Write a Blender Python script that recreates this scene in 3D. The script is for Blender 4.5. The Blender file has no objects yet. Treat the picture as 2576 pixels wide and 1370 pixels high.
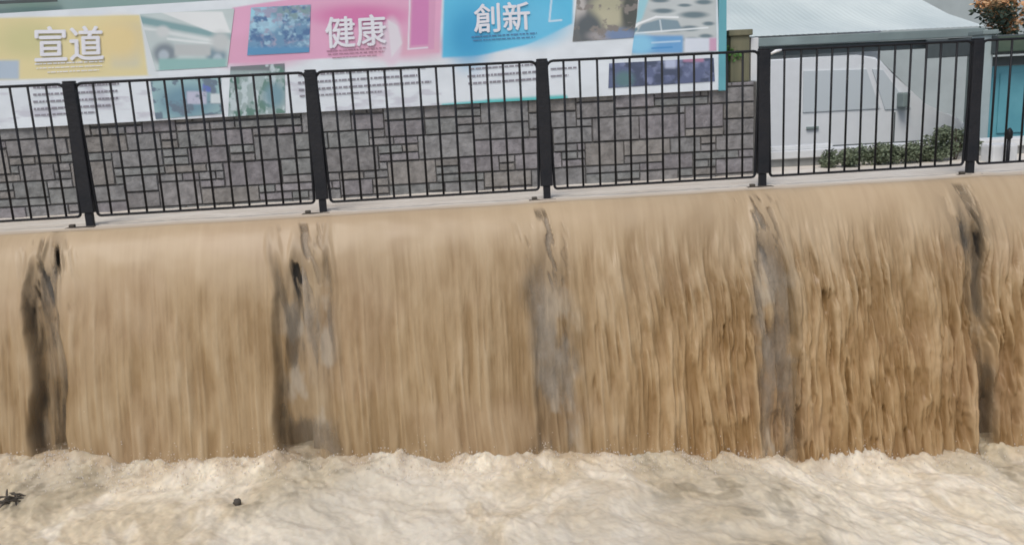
import bpy, bmesh, math, random
import numpy as np
from mathutils import Vector, Matrix

random.seed(7)
RNG = np.random.default_rng(11)
SC = bpy.context.scene
COL = SC.collection

# ------------------------------------------------------------------ camera
F, W0, H0 = 2160.18, 2576.0, 1370.0
CAM = np.array([-0.8023, -6.5315, 0.84])
YAW, PITCH, ROLL = 0.0769, 0.2103, -0.0497
fw = np.array([math.sin(YAW) * math.cos(PITCH), math.cos(YAW) * math.cos(PITCH), -math.sin(PITCH)])
_r = np.array([math.cos(YAW), -math.sin(YAW), 0.0])
_u = np.cross(_r, fw)
R2 = math.cos(ROLL) * _r + math.sin(ROLL) * _u
U2 = -math.sin(ROLL) * _r + math.cos(ROLL) * _u
cd = bpy.data.cameras.new('camera')
cd.sensor_width = 36.0
cd.lens = F / W0 * 36.0
cd.clip_start, cd.clip_end = 0.05, 2000.0
cam = bpy.data.objects.new('camera', cd)
COL.objects.link(cam)
cam.matrix_world = Matrix(((R2[0], U2[0], -fw[0], CAM[0]), (R2[1], U2[1], -fw[1], CAM[1]),
                           (R2[2], U2[2], -fw[2], CAM[2]), (0, 0, 0, 1)))
SC.camera = cam

# ------------------------------------------------------------------ sky, sun, exposure
SUN_EL, SUN_AZ = math.radians(58), math.radians(205)      # azimuth measured from +Y clockwise
world = bpy.data.worlds.new('World')
SC.world = world
world.use_nodes = True
nt = world.node_tree
nt.nodes.clear()
wo = nt.nodes.new('ShaderNodeOutputWorld')
bg = nt.nodes.new('ShaderNodeBackground')
sky = nt.nodes.new('ShaderNodeTexSky')
sky.sky_type = 'NISHITA'
sky.sun_disc = False
sky.sun_elevation = SUN_EL
sky.sun_rotation = SUN_AZ
sky.air_density = 1.0
sky.dust_density = 3.0
sky.ozone_density = 1.0
bg.inputs['Strength'].default_value = 0.10
nt.links.new(sky.outputs[0], bg.inputs[0])
nt.links.new(bg.outputs[0], wo.inputs[0])
sl = bpy.data.lights.new('sun', 'SUN')
sl.energy = 1.2
sl.angle = math.radians(25)
sl.color = (1.0, 0.97, 0.93)
sun = bpy.data.objects.new('sun', sl)
COL.objects.link(sun)
d = Vector((math.sin(SUN_AZ) * math.cos(SUN_EL), math.cos(SUN_AZ) * math.cos(SUN_EL), math.sin(SUN_EL)))
sun.rotation_euler = d.to_track_quat('Z', 'Y').to_euler()
SC.view_settings.view_transform = 'Standard'
SC.view_settings.look = 'None'
SC.view_settings.exposure = 0.38
SC.view_settings.gamma = 1.0
SC.cycles.filter_width = 1.7
SC.cycles.max_bounces = 6
SC.cycles.transparent_max_bounces = 16


# ------------------------------------------------------------------ pixel -> world (photo scaled to 2576 wide)
def ray(px, py):
    v = fw + (px - W0 / 2) / F * R2 - (py - H0 / 2) / F * U2
    return v


def at_y(px, py, y):
    v = ray(px, py)
    t = (y - CAM[1]) / v[1]
    return CAM + t * v


def at_z(px, py, z):
    v = ray(px, py)
    t = (z - CAM[2]) / v[2]
    return CAM + t * v


# ------------------------------------------------------------------ numpy noise
def _hash(ix, iy, seed):
    h = (ix.astype(np.int64) * 374761393 + iy.astype(np.int64) * 668265263 + seed * 974711) & 0x7fffffff
    h = ((h ^ (h >> 13)) * 1274126177) & 0x7fffffff
    h = (h ^ (h >> 16)) & 0xffff
    return h / 65535.0


def noise(x, y, seed=0):
    x, y = np.broadcast_arrays(np.asarray(x, float), np.asarray(y, float))
    ix, iy = np.floor(x), np.floor(y)
    fx, fy = x - ix, y - iy
    fx = fx * fx * fx * (fx * (fx * 6 - 15) + 10)
    fy = fy * fy * fy * (fy * (fy * 6 - 15) + 10)
    a = _hash(ix, iy, seed); b = _hash(ix + 1, iy, seed)
    c = _hash(ix, iy + 1, seed); e = _hash(ix + 1, iy + 1, seed)
    return (a * (1 - fx) + b * fx) * (1 - fy) + (c * (1 - fx) + e * fx) * fy


def fbm(x, y, seed=0, oct=4, gain=0.5, lac=2.03):
    s = 0; a = 1; t = 0
    for k in range(oct):
        s = s + a * noise(x, y, seed + 17 * k)
        t += a; a *= gain
        x = np.asarray(x) * lac + 3.7; y = np.asarray(y) * lac + 1.3
    return s / t


def sstep(a, b, x):
    t = np.clip((x - a) / (b - a), 0, 1)
    return t * t * (3 - 2 * t)


# ------------------------------------------------------------------ materials
def mat(name, color, rough=0.6, metal=0.0, spec=0.5, var=0.0, scale=8.0, color2=None, bump=0.0, bscale=40.0,
        stretch=(1, 1, 1), attr=None, coat=0.0):
    m = bpy.data.materials.new(name)
    m.use_nodes = True
    n = m.node_tree.nodes; l = m.node_tree.links
    p = n['Principled BSDF']
    p.inputs['Roughness'].default_value = rough
    p.inputs['Metallic'].default_value = metal
    p.inputs['Specular IOR Level'].default_value = spec
    p.inputs['Coat Weight'].default_value = coat
    tc = n.new('ShaderNodeTexCoord')
    mp = n.new('ShaderNodeMapping')
    mp.inputs['Scale'].default_value = stretch
    l.new(tc.outputs['Object'], mp.inputs['Vector'])
    src = None
    if attr:
        a = n.new('ShaderNodeAttribute'); a.attribute_name = attr
        src = a.outputs['Color']
    if var > 0 or color2:
        tx = n.new('ShaderNodeTexNoise')
        tx.inputs['Scale'].default_value = scale
        tx.inputs['Detail'].default_value = 5
        l.new(mp.outputs[0], tx.inputs['Vector'])
        rp = n.new('ShaderNodeMapRange')
        rp.inputs['From Min'].default_value = 0.32
        rp.inputs['From Max'].default_value = 0.68
        l.new(tx.outputs[0], rp.inputs['Value'])
        mx = n.new('ShaderNodeMix'); mx.data_type = 'RGBA'
        l.new(rp.outputs[0], mx.inputs['Factor'])
        if src is not None:
            mx.blend_type = 'MULTIPLY'
            l.new(src, mx.inputs['A'])
            mx.inputs['B'].default_value = (1 - var, 1 - var, 1 - var, 1)
        else:
            c2 = color2 or tuple(c * (1 - var) for c in color)
            mx.inputs['A'].default_value = (*color, 1)
            mx.inputs['B'].default_value = (*c2, 1)
        l.new(mx.outputs['Result'], p.inputs['Base Color'])
    elif src is not None:
        l.new(src, p.inputs['Base Color'])
    else:
        p.inputs['Base Color'].default_value = (*color, 1)
    if bump > 0:
        tb = n.new('ShaderNodeTexNoise'); tb.inputs['Scale'].default_value = bscale
        tb.inputs['Detail'].default_value = 6
        l.new(mp.outputs[0], tb.inputs['Vector'])
        b = n.new('ShaderNodeBump'); b.inputs['Strength'].default_value = bump
        b.inputs['Distance'].default_value = 0.02
        l.new(tb.outputs[0], b.inputs['Height'])
        l.new(b.outputs[0], p.inputs['Normal'])
    return m


def water_mat(name, rough, spec, thin=False, sss=0.0):
    """muddy water: colour from sediment/foam streaks and painted-in reflection (vertex attribute), sheet thickness -> opacity"""
    m = bpy.data.materials.new(name)
    m.use_nodes = True
    n = m.node_tree.nodes; l = m.node_tree.links
    p = n['Principled BSDF']
    a = n.new('ShaderNodeAttribute'); a.attribute_name = 'tint'
    l.new(a.outputs['Color'], p.inputs['Base Color'])
    p.inputs['Roughness'].default_value = rough
    p.inputs['Specular IOR Level'].default_value = spec
    p.inputs['IOR'].default_value = 1.33
    if sss:                                          # froth: light scatters inside the bubbles
        p.inputs['Subsurface Weight'].default_value = sss
        p.inputs['Subsurface Radius'].default_value = (1.0, .85, .65)
        p.inputs['Subsurface Scale'].default_value = .08
    if thin:
        t = n.new('ShaderNodeAttribute'); t.attribute_name = 'cover'
        l.new(t.outputs['Fac'], p.inputs['Alpha'])
    return m


# ------------------------------------------------------------------ object helpers
def tag(o, label=None, cat=None, group=None, kind=None):
    if label: o['label'] = label
    if cat: o['category'] = cat
    if group: o['group'] = group
    if kind: o['kind'] = kind
    return o


def empty(name, loc, label, cat, group=None):
    o = bpy.data.objects.new(name, None)
    o.empty_display_size = 0.1
    COL.objects.link(o)
    o.location = loc
    return tag(o, label, cat, group)


def link(name, me, m=None, parent=None, smooth=False):
    o = bpy.data.objects.new(name, me)
    COL.objects.link(o)
    if m: me.materials.append(m)
    if smooth:
        me.polygons.foreach_set('use_smooth', [True] * len(me.polygons))
    if parent:
        o.parent = parent
        # children are modelled in world space: undo the parents' placement
        loc = Vector((0, 0, 0)); q = parent
        while q: loc += q.location; q = q.parent
        o.location = -loc
    return o


def grid_mesh(name, P, tint=None, cover=None):
    """P: (nr, nc, 3) array of points -> quad grid mesh"""
    nr, nc = P.shape[:2]
    me = bpy.data.meshes.new(name)
    idx = np.arange(nr * nc).reshape(nr, nc)
    q = np.stack([idx[:-1, :-1], idx[:-1, 1:], idx[1:, 1:], idx[1:, :-1]], -1).reshape(-1, 4)
    me.vertices.add(nr * nc)
    me.vertices.foreach_set('co', P.reshape(-1).astype(np.float32))
    me.loops.add(q.size)
    me.loops.foreach_set('vertex_index', q.reshape(-1).astype(np.int32))
    me.polygons.add(len(q))
    me.polygons.foreach_set('loop_start', (np.arange(len(q)) * 4).astype(np.int32))
    me.update(calc_edges=True)
    if tint is not None:
        a = me.color_attributes.new('tint', 'FLOAT_COLOR', 'POINT')
        c = np.ones((nr * nc, 4), np.float32); c[:, :3] = tint.reshape(-1, 3)
        a.data.foreach_set('color', c.reshape(-1))
    if cover is not None:
        a = me.attributes.new('cover', 'FLOAT', 'POINT')
        a.data.foreach_set('value', cover.reshape(-1).astype(np.float32))
    return me


class MB:
    def __init__(s): s.bm = bmesh.new()

    def box(s, a, b, bevel=0.0):
        a, b = Vector(a), Vector(b)
        lo = Vector((min(a[i], b[i]) for i in range(3))); hi = Vector((max(a[i], b[i]) for i in range(3)))
        r = bmesh.ops.create_cube(s.bm, size=1)
        for v in r['verts']:
            v.co = Vector((lo[i] + (v.co[i] + .5) * (hi[i] - lo[i]) for i in range(3)))
        if bevel:
            es = list({e for v in r['verts'] for e in v.link_edges})
            bmesh.ops.bevel(s.bm, geom=es, offset=bevel, segments=2, affect='EDGES', profile=0.6)
        return s

    def tube(s, pts, r, seg=10, cap=True):
        pts = [Vector(p) for p in pts]
        rs = r if isinstance(r, (list, tuple)) else [r] * len(pts)
        rings = []
        prev = None
        for i, p in enumerate(pts):
            t = (pts[min(i + 1, len(pts) - 1)] - pts[max(i - 1, 0)]).normalized()
            if prev is None:
                x = t.orthogonal().normalized()
            else:
                x = (prev - prev.dot(t) * t).normalized()
            prev = x
            y = t.cross(x)
            rings.append([s.bm.verts.new(p + rs[i] * (math.cos(2 * math.pi * k / seg) * x + math.sin(2 * math.pi * k / seg) * y)) for k in range(seg)])
        for a, b in zip(rings, rings[1:]):
            for k in range(seg):
                s.bm.faces.new((a[k], a[(k + 1) % seg], b[(k + 1) % seg], b[k]))
        if cap:
            s.bm.faces.new(rings[0][::-1]); s.bm.faces.new(rings[-1])
        return s

    def prism(s, poly, axis, a, b):
        """poly: list of 2D points; extruded along axis 0/1/2 from a to b"""
        def mk(p, h):
            if axis == 0: return (h, p[0], p[1])
            if axis == 1: return (p[0], h, p[1])
            return (p[0], p[1], h)
        va = [s.bm.verts.new(mk(p, a)) for p in poly]; vb = [s.bm.verts.new(mk(p, b)) for p in poly]
        n = len(poly)
        for i in range(n): s.bm.faces.new((va[i], va[(i + 1) % n], vb[(i + 1) % n], vb[i]))
        s.bm.faces.new(va[::-1]); s.bm.faces.new(vb)
        return s

    def build(s, name, m, parent=None, smooth=False, bevel=0.0):
        if bevel:
            bmesh.ops.bevel(s.bm, geom=s.bm.edges[:], offset=bevel, segments=2, affect='EDGES', clamp_overlap=True)
        bmesh.ops.recalc_face_normals(s.bm, faces=s.bm.faces[:])
        me = bpy.data.meshes.new(name)
        s.bm.to_mesh(me); s.bm.free()
        return link(name, me, m, parent, smooth)


def leaves(name, m, centres, radii, n, size, parent=None, flat=0.9, drop=0.0):
    """leaf sized faces spread through several clumps"""
    V = []; Fc = []
    for _ in range(n):
        k = random.randrange(len(centres))
        c = Vector(centres[k]); r = radii[k]
        dv = Vector((random.gauss(0, 1), random.gauss(0, 1), random.gauss(0, 1))).normalized() * (random.random() ** 0.5)
        p = c + Vector((dv.x * r[0], dv.y * r[1], dv.z * r[2]))
        a = Vector((random.gauss(0, 1), random.gauss(0, 1), random.gauss(0, .6) - drop)).normalized()
        b = a.orthogonal().normalized()
        b.rotate(Matrix.Rotation(random.random() * 6.28, 3, a))
        s = size * random.uniform(.6, 1.4)
        i = len(V)
        V += [p, p + a * s * .5 + b * s * .28, p + a * s, p + a * s * .5 - b * s * .28]
        Fc.append((i, i + 1, i + 2, i + 3))
    me = bpy.data.meshes.new(name)
    me.from_pydata([tuple(v) for v in V], [], Fc)
    me.update()
    return link(name, me, m, parent)


# ------------------------------------------------------------------ materials used
M = {}
M['road'] = mat('wet_road', (.10, .095, .085), .4, var=.3, scale=3)
M['ground'] = mat('wet_paving', (.20, .19, .175), .5, var=.25, scale=2)
M['concrete'] = mat('wet_concrete', (.30, .275, .245), .45, color2=(.17, .15, .125), scale=2.2, stretch=(3.0, 1, .55), bump=.5, bscale=14)
M['pillar'] = mat('grey_wet_concrete', (.40, .355, .295), .5, color2=(.19, .165, .13), scale=4.5, stretch=(2.0, 1, 1.0), bump=.6, bscale=18)
M['paint_black'] = mat('black_gloss_paint', (.011, .012, .015), .55, spec=.3, var=.35, scale=15, bump=.12, bscale=60)
M['post_black'] = mat('black_post_paint', (.012, .014, .018), .6, spec=.3, color2=(.022, .022, .025), scale=7, bump=.25, bscale=35)
M['mortar'] = mat('dark_mortar', (.14, .137, .132), .9, var=.3, scale=20)
M['stone'] = mat('grey_stone', (.3, .3, .3), .75, var=.42, scale=14, attr='tint', bump=.6, bscale=35)
M['print'] = mat('printed_vinyl', (1, 1, 1), .45, attr='tint', var=.06, scale=2)
M['white_ink'] = mat('white_print', (.80, .81, .86), .5, var=.05)
M['grey_ink'] = mat('grey_print', (.30, .29, .33), .5, var=.2)
M['rose_ink'] = mat('rose_print', (.42, .22, .30), .5, var=.2)
M['blue_ink'] = mat('blue_print', (.10, .22, .42), .5, var=.2)
M['teal'] = mat('teal_paint', (.05, .27, .28), .45, var=.2, scale=5)
M['teal_light'] = mat('light_teal_panel', (.16, .44, .50), .4, color2=(.10, .34, .41), scale=2.5)
M['mesh_green'] = mat('green_windscreen_mesh', (.27, .42, .38), .8, color2=(.36, .45, .45), scale=1.3, stretch=(1, 1, .5))
M['pale_wall'] = mat('pale_render', (.50, .56, .55), .8, var=.2, scale=1.5)
M['pale_pillar'] = mat('pale_painted_concrete', (.46, .55, .55), .6, var=.15, scale=4)
M['roof'] = mat('pale_roof_sheet', (.66, .73, .71), .4, color2=(.50, .58, .58), scale=1.2, stretch=(1, .3, 1))
M['fascia'] = mat('grey_green_fascia', (.25, .31, .30), .5, var=.25, scale=2.0)
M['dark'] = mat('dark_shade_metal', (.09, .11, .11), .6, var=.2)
M['van'] = mat('white_van_paint', (.80, .83, .84), .3, var=.05, coat=.3)
M['glass'] = mat('sky_pale_glass', (.60, .66, .68), .25, spec=.5)  # pale base colour stands in for sky reflected in the panes
M['rubber'] = mat('black_rubber', (.02, .02, .022), .8, var=.2)
M['lamp'] = mat('lamp_lens', (.62, .66, .66), .15)
M['leaf'] = mat('green_leaf', (.13, .165, .10), .6, color2=(.17, .20, .125), scale=9)
M['leaf_dark'] = mat('dark_green_leaf', (.06, .095, .065), .55, color2=(.09, .125, .085), scale=6)
M['leaf_bright'] = mat('bright_green_leaf', (.12, .30, .05), .5, color2=(.08, .2, .05), scale=9)
M['bloom'] = mat('orange_petal', (.62, .27, .10), .6, color2=(.62, .48, .28), scale=5)
M['bark'] = mat('bark', (.085, .07, .05), .85, var=.4, scale=12)
M['olive'] = mat('olive_weathered_timber', (.13, .135, .085), .75, color2=(.20, .19, .12), scale=4, stretch=(4, 4, .6))
M['white_paint'] = mat('white_paint', (.72, .74, .74), .5, var=.12, scale=6)
M['kerb_grey'] = mat('kerb_grey', (.30, .31, .30), .7, var=.3, scale=8)
M['twig'] = mat('dark_twig', (.085, .072, .056), .8, var=.4, scale=20)
M['plastic_white'] = mat('white_plastic', (.85, .86, .86), .35)
M['fall'] = water_mat('muddy_falling_water', .36, .45, thin=True)
M['flood'] = water_mat('muddy_flood_water', .45, .25)
M['foam'] = water_mat('churned_foam', .5, .35, sss=.6)

# ------------------------------------------------------------------ ground
LOW, FOAM_Z, WALL_Y = -2.6, -1.775, 0.86
SLOPE = -0.075                                       # the flooded road falls to the right


def sheet(name, x0, x1, y0, y1, z, m, kind='structure'):
    me = bpy.data.meshes.new(name)
    me.from_pydata([(x0, y0, z), (x1, y0, z), (x1, y1, z), (x0, y1, z)], [], [(0, 1, 2, 3)])
    o = link(name, me, m)
    o['kind'] = kind
    return o


sheet('road', -300, 300, -300, -0.30, LOW, M['road'])
GX = at_y(1905, 300, WALL_Y)[0]                      # x where the stone wall ends
me = bpy.data.meshes.new('ground')
me.from_pydata([(-300, -.29, -.12), (300, -.29, -.12), (300, 1.55, -.12), (GX - .1, 1.55, -.12), (-300, 1.55, -.12),
                (GX - .1, 1.55, -.95), (300, 1.55, -.95), (300, 400, -.95), (GX - .1, 400, -.95), (-300, 400, -.12), (GX - .1, 400, -.12)],
               [], [(0, 1, 2, 3, 4), (3, 2, 6, 5), (5, 6, 7, 8), (4, 3, 10, 9), (3, 5, 8, 10)])
g = link('ground', me, M['ground']); g['kind'] = 'structure'

# ------------------------------------------------------------------ falling water
L = 1.7
posts = [-5.1, -3.4, -1.7, 0.0, 1.7, 3.4, 5.1]
CREST_Y, V0, G = -0.20, 1.10, 9.81


def fall_profile(tt):
    """tt 0..1: flat apron, rounded crest, then ballistic arc -> (y, z)"""
    t = tt * 0.70
    y = CREST_Y - V0 * t
    z = -0.5 * G * t * t
    return y, z


def px_x(px, py, z):          # x on the curtain at image point
    tf = math.sqrt(max(-z, 0) * 2 / G)
    return at_y(px, py, CREST_Y - V0 * tf)[0]


# gaps between the curtains: (left px, right px at mid-height, depth of clearing, strands)
gaps_px = [(70, 148, .97), (692, 842, .84), (1335, 1448, .78), (1893, 1992, .82), (2436, 2482, .95)]
gaps = [(px_x(a, 860, -.85), px_x(b, 860, -.85), s) for a, b, s in gaps_px]
gaps = [(-5.35, -5.0, .9)] + gaps + [(5.15, 5.4, .9)]

NX, NT = 2300, 380
xs = np.linspace(-7.0, 7.5, NX)
tt = np.linspace(0, 1, NT)
X, T = np.meshgrid(xs, tt)
Y, Z = fall_profile(T)
drop = -Z
gap = np.zeros_like(X)
for k, (a, b, s) in enumerate(gaps):
    wob = (fbm(np.full_like(X, k * 9.1), drop * 2.2, 5, 3) - .5) * (.16, .16, .16, .16, .16, .09, .16)[k]
    e = (.05, .04, .045, .075, .065, .045, .05)[k]
    st = (.1, .0, .02, .06, .05, .0, .1)[k]; fd = (.4, .22, .40, .75, .65, .40, .4)[k]
    mk = sstep(a - e, a + e, X + wob) * (1 - sstep(b - e, b + e, X + wob * .7))
    mk = mk * sstep(st, st + fd, drop + (noise(X * 16, drop * 0 + k, 3) - .5) * .30)
    gap = np.maximum(gap, mk * s)
# strands: vertically stretched streaks that wander a little, stronger towards the right bays
right = sstep(-.4, 1.2, X)
wx = X + (fbm(X * 1.8, drop * 1.0, 21, 2) - .5) * (.07 + .10 * right) * sstep(0, .6, drop)
s1 = fbm(wx * 7, drop * .9, 31, 4)
s2 = fbm(wx * 26, drop * (1.1 + 1.6 * right), 41, 3)
s3 = fbm(wx * 75, drop * (1.6 + 2.6 * right), 51, 3)
hair = sstep(.55, .8, fbm(wx * 48 + 9, drop * (.8 + 2.5 * right), 53, 2))
nick = sstep(.56, .74, fbm(wx * 36 + drop * .8, drop * (2.6 + 1.6 * right), 57, 3)) * (.25 + .75 * sstep(.42, .62, fbm(X * 1.6, drop * 1.1, 77, 3)))
rid = 1 - np.abs(2 * fbm(wx * 17, drop * (1.0 + 1.3 * right), 61, 2) - 1)
lump = fbm(wx * 12, drop * 4, 71, 4)
amp = sstep(.08, .85, drop) * (.42 + .88 * right)
lo = sstep(1.2, 1.6, drop)
clus = sstep(.42, .62, fbm(X * 1.6, drop * 1.1, 77, 3))
tear = sstep(.60, .78, fbm(wx * 27, drop * 2.3, 83, 3)) * clus * (.25 + .75 * right)
clump = sstep(.56, .80, fbm(wx * 23 + 5, drop * 2.8, 87, 3)) * (.3 + .7 * right)
disp = amp * (.060 * (s1 - .5) + .022 * (s2 - .5) + .008 * (s3 - .5) + .016 * (rid - .6) * (.2 + right) + .04 * (lump - .5) - .034 * tear + .016 * clump + .010 * hair - .016 * nick)
disp += .022 * (fbm(X * 2.2, T * 4, 81, 3) - .5)
# edge rolls beside each gap stand proud; the gap itself falls back to the wall
edge = np.clip(gap * 4 * (1 - gap), 0, 1)
lip = np.zeros_like(X)
for a, b, s in gaps:
    lip = np.maximum(lip, np.exp(-((X - (a + b) / 2) / .13) ** 2))
lip = lip * sstep(.012, .06, drop) * (1 - sstep(.35, .75, drop))
lip = lip * sstep(.50, .68, fbm(X * 24 - drop * 5, drop * 5.5, 93, 3))
disp = disp - .02 * lip
slot = 1 - sstep(-2.02, -1.93, X) * (1 - sstep(2.6, 2.8, X))
slot = np.maximum(slot, 0)
back = gap * (.02 + (.02 + .10 * slot) * sstep(0, 1.2, drop))
P = np.stack([X, Y - disp - .03 * edge * (1 - gap) + back, Z + .01 * (fbm(X * 3, T * 5, 91, 3) - .5)], -1)
streak = np.clip(.5 + (.45 + .4 * right) * (s2 - .5) + .30 * (s3 - .5) + (.7 + .5 * right) * (lump - .5) + (.45 + .4 * right) * (s1 - .5) + .30 * clump - .35 * tear + .22 * hair * sstep(.4, 1.2, drop) - .34 * nick * amp / .8, 0, 1)
silt = fbm(X * .9, drop * .8, 101, 3)
deep = np.array([.262, .176, .090]); mid = np.array([.365, .265, .155]); pale = np.array([.48, .38, .255])
k1 = sstep(.14, .68, streak)[..., None]; k2 = sstep(.60, .95, streak)[..., None]
tint = deep * (1 - k1) + mid * k1
tint = tint * (1 - k2 * .55) + pale * k2 * .55
# the crest is painted paler for the sky it reflects, the sheet gets denser with mud as it thins out
sky_sheen = (1 - sstep(.0, .70, drop + (fbm(X * 3, drop * 3, 111, 3) - .5) * .5))[..., None]
tint = tint * (1 - sky_sheen * .80) + np.array([.46, .36, .245]) * sky_sheen * .80
tint = tint * np.array([1.0, .98, .93]) * (.90 + .2 * silt[..., None])
rust = (right * sstep(.3, 1.3, drop))[..., None]
tint = tint * (1 - rust) + tint * np.array([.98, .90, .78]) * rust
rosy = sstep(.5, .75, fbm(X * 1.3, drop * 2, 121, 3))[..., None]
tint = tint * (1 - .10 * rosy) + np.array([.40, .27, .20]) * .10 * rosy
blot = gap[..., None] * sstep(.45, .68, fbm(X * 9, drop * 4.5, 141, 4))[..., None] * sstep(.25, .7, drop)[..., None] * (1 - .7 * slot[..., None])
tint = tint * (1 - .5 * blot) + np.array([.52, .48, .40]) * .5 * blot
cover = 1 - gap * (.22 + .62 * sstep(.30, .66, fbm(wx * 13, drop * 2.6, 131, 4)))
cover = np.clip(cover - .55 * lip, 0, 1)
fall = link('waterfall', grid_mesh('waterfall', P, tint, cover), M['fall'], smooth=True)
tag(fall, kind='structure')

# shallow sheet of flood water on the walkway, meeting the crest
ny = 120
ysf = np.linspace(CREST_Y, 1.54, ny)
xs2 = np.linspace(-7.0, 7.5, 1100)
Xf, Yf = np.meshgrid(xs2, ysf)
k = sstep(0, .27, Yf - CREST_Y + .05 * (fbm(Xf * 2, Yf * 6, 145, 3) - .5) * sstep(0, .04, Yf - CREST_Y))
zf = k * (.014 * (fbm(Xf * 3, Yf * 9, 141, 4) - .5) + .006 * (fbm(Xf * 14, Yf * 30, 151, 3) - .5)) + (1 - k) * .01 * (np.interp(xs2, xs, fbm(xs * 3, 0 * xs, 91, 3)) - .5)[None, :]
Yb = Yf - (1 - k) * np.interp(xs2, xs, disp[0])[None, :]
for p in posts:                                                     # little bow waves round the post feet
    rr = np.hypot(Xf - p, Yf - .0)
    zf += .008 * np.exp(-((rr - .075) / .03) ** 2) + .006 * np.exp(-((rr - .15) / .04) ** 2)
fl = fbm(Xf * 2.5, Yf * 12, 161, 4)[..., None]
tintf = np.array([.60, .53, .44]) * (1 - fl) + np.array([.80, .755, .67]) * fl  # pale tint paints in the reflection on the water strip
kk = (1 - k)[..., None]
tintf = tintf * (1 - kk * .8) + np.array([.485, .385, .27]) * kk * .8
Pf = np.stack([Xf, Yb, zf], -1)
fo = link('flood_water', grid_mesh('flood_water', Pf, tintf), M['flood'], smooth=True)
tag(fo, kind='structure')

# churned foam pool below the fall
nx, ny = 1500, 900
xs3 = np.linspace(-7.5, 8.0, nx)
ys3 = -(np.linspace(0, 1, ny) ** 1.25) * 7.3 - .45
Xp, Yp = np.meshgrid(xs3, ys3)
plunge = CREST_Y - V0 * math.sqrt(2 * 1.5 / G)
dist = plunge - Yp
wp = Xp + (fbm(Xp * .9, Yp * .9, 171, 3) - .5) * .5
wq = Yp + (fbm(Xp * .9, Yp * .9, 181, 3) - .5) * .5
drag = np.tanh((Xp - .3) * .7)      # froth is dragged outwards, down the road
wa = wp + drag * wq * .2
big = fbm(wa * 1.1, wq * .8, 191, 3)
medw = fbm(wa * 3.2, wq * 2.6, 201, 3)
clot = fbm(wa * 10, wq * 7, 211, 2)
fine = fbm(Xp * 34, Yp * 24, 221, 3)
spr = np.exp(-((dist + .02) / .22) ** 2)
spray = spr * (.02 + .13 * np.clip(fbm(Xp * 3, Yp * 2, 231, 3) - .36, 0, 1) + .06 * np.clip(fbm(Xp * 13, Yp * 12, 241, 3) - .40, 0, 1))
calm = 1 - .45 * sstep(2.2, 4.5, dist)
Zp = FOAM_Z + SLOPE * Xp + calm * (.20 * (big - .5) + .10 * (medw - .5) + .038 * (clot - .5) + .013 * (fine - .5)) + spray
f1 = sstep(.34, .66, fbm(wa * 1.8, wq * 1.2, 251, 5))[..., None]
f2 = sstep(.42, .72, fbm(wa * 7, wq * 4, 261, 5))[..., None]
tp = np.array([.56, .485, .36]) * (1 - f1) + np.array([.67, .615, .50]) * f1
tp = tp * (1 - .5 * f2) + np.array([.78, .74, .65]) * .5 * f2
mud = sstep(.52, .74, fbm(wa * 1.3 + 7, wq * 1.0, 271, 5))[..., None]
tp = tp * (1 - .6 * mud) + np.array([.37, .325, .235]) * .6 * mud
fleck = sstep(.58, .72, fbm(wa * 12 + 3, wq * 8, 291, 3))[..., None] * (mud * .8 + .2)
tp = tp * (1 - .6 * fleck) + np.array([.24, .21, .155]) * .6 * fleck
froth = fbm(wa * 38, wq * 24, 295, 3)[..., None]
tp = tp * (.84 + .46 * froth)
white = sstep(.5, .7, fbm(wa * .9 + 2, wq * .7, 297, 4) + .10 * np.exp(-((Xp - .4) / 1.6) ** 2) * sstep(.8, 1.5, dist))[..., None]
tp = tp * (1 - .55 * white) + np.array([.76, .73, .65]) * .45 * white
near = np.exp(-((dist + .04) / .21) ** 2)[..., None] * sstep(.30, .58, fbm(Xp * 6, Yp * 4, 281, 4))[..., None]
tp = tp * np.array([1.02, .99, .935])
tp = tp * (1 - .8 * near) + np.array([.44, .335, .22]) * .8 * near
pool = link('foam_water', grid_mesh('foam_water', np.stack([Xp, Yp, Zp], -1), tp), M['foam'], smooth=True)
tag(pool, kind='structure')
# calmer brown water further down the road, all round
me = bpy.data.meshes.new('road_water')
me.from_pydata([(-10, -300, FOAM_Z - .12 - 10 * SLOPE), (10, -300, FOAM_Z - .12 + 10 * SLOPE), (10, -.45, FOAM_Z - .12 + 10 * SLOPE), (-10, -.45, FOAM_Z - .12 - 10 * SLOPE)], [], [(0, 1, 2, 3)])
a = me.color_attributes.new('tint', 'FLOAT_COLOR', 'POINT')
a.data.foreach_set('color', [.42, .34, .24, 1] * 4)
o = link('road_water', me, M['flood']); o['kind'] = 'structure'

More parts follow.
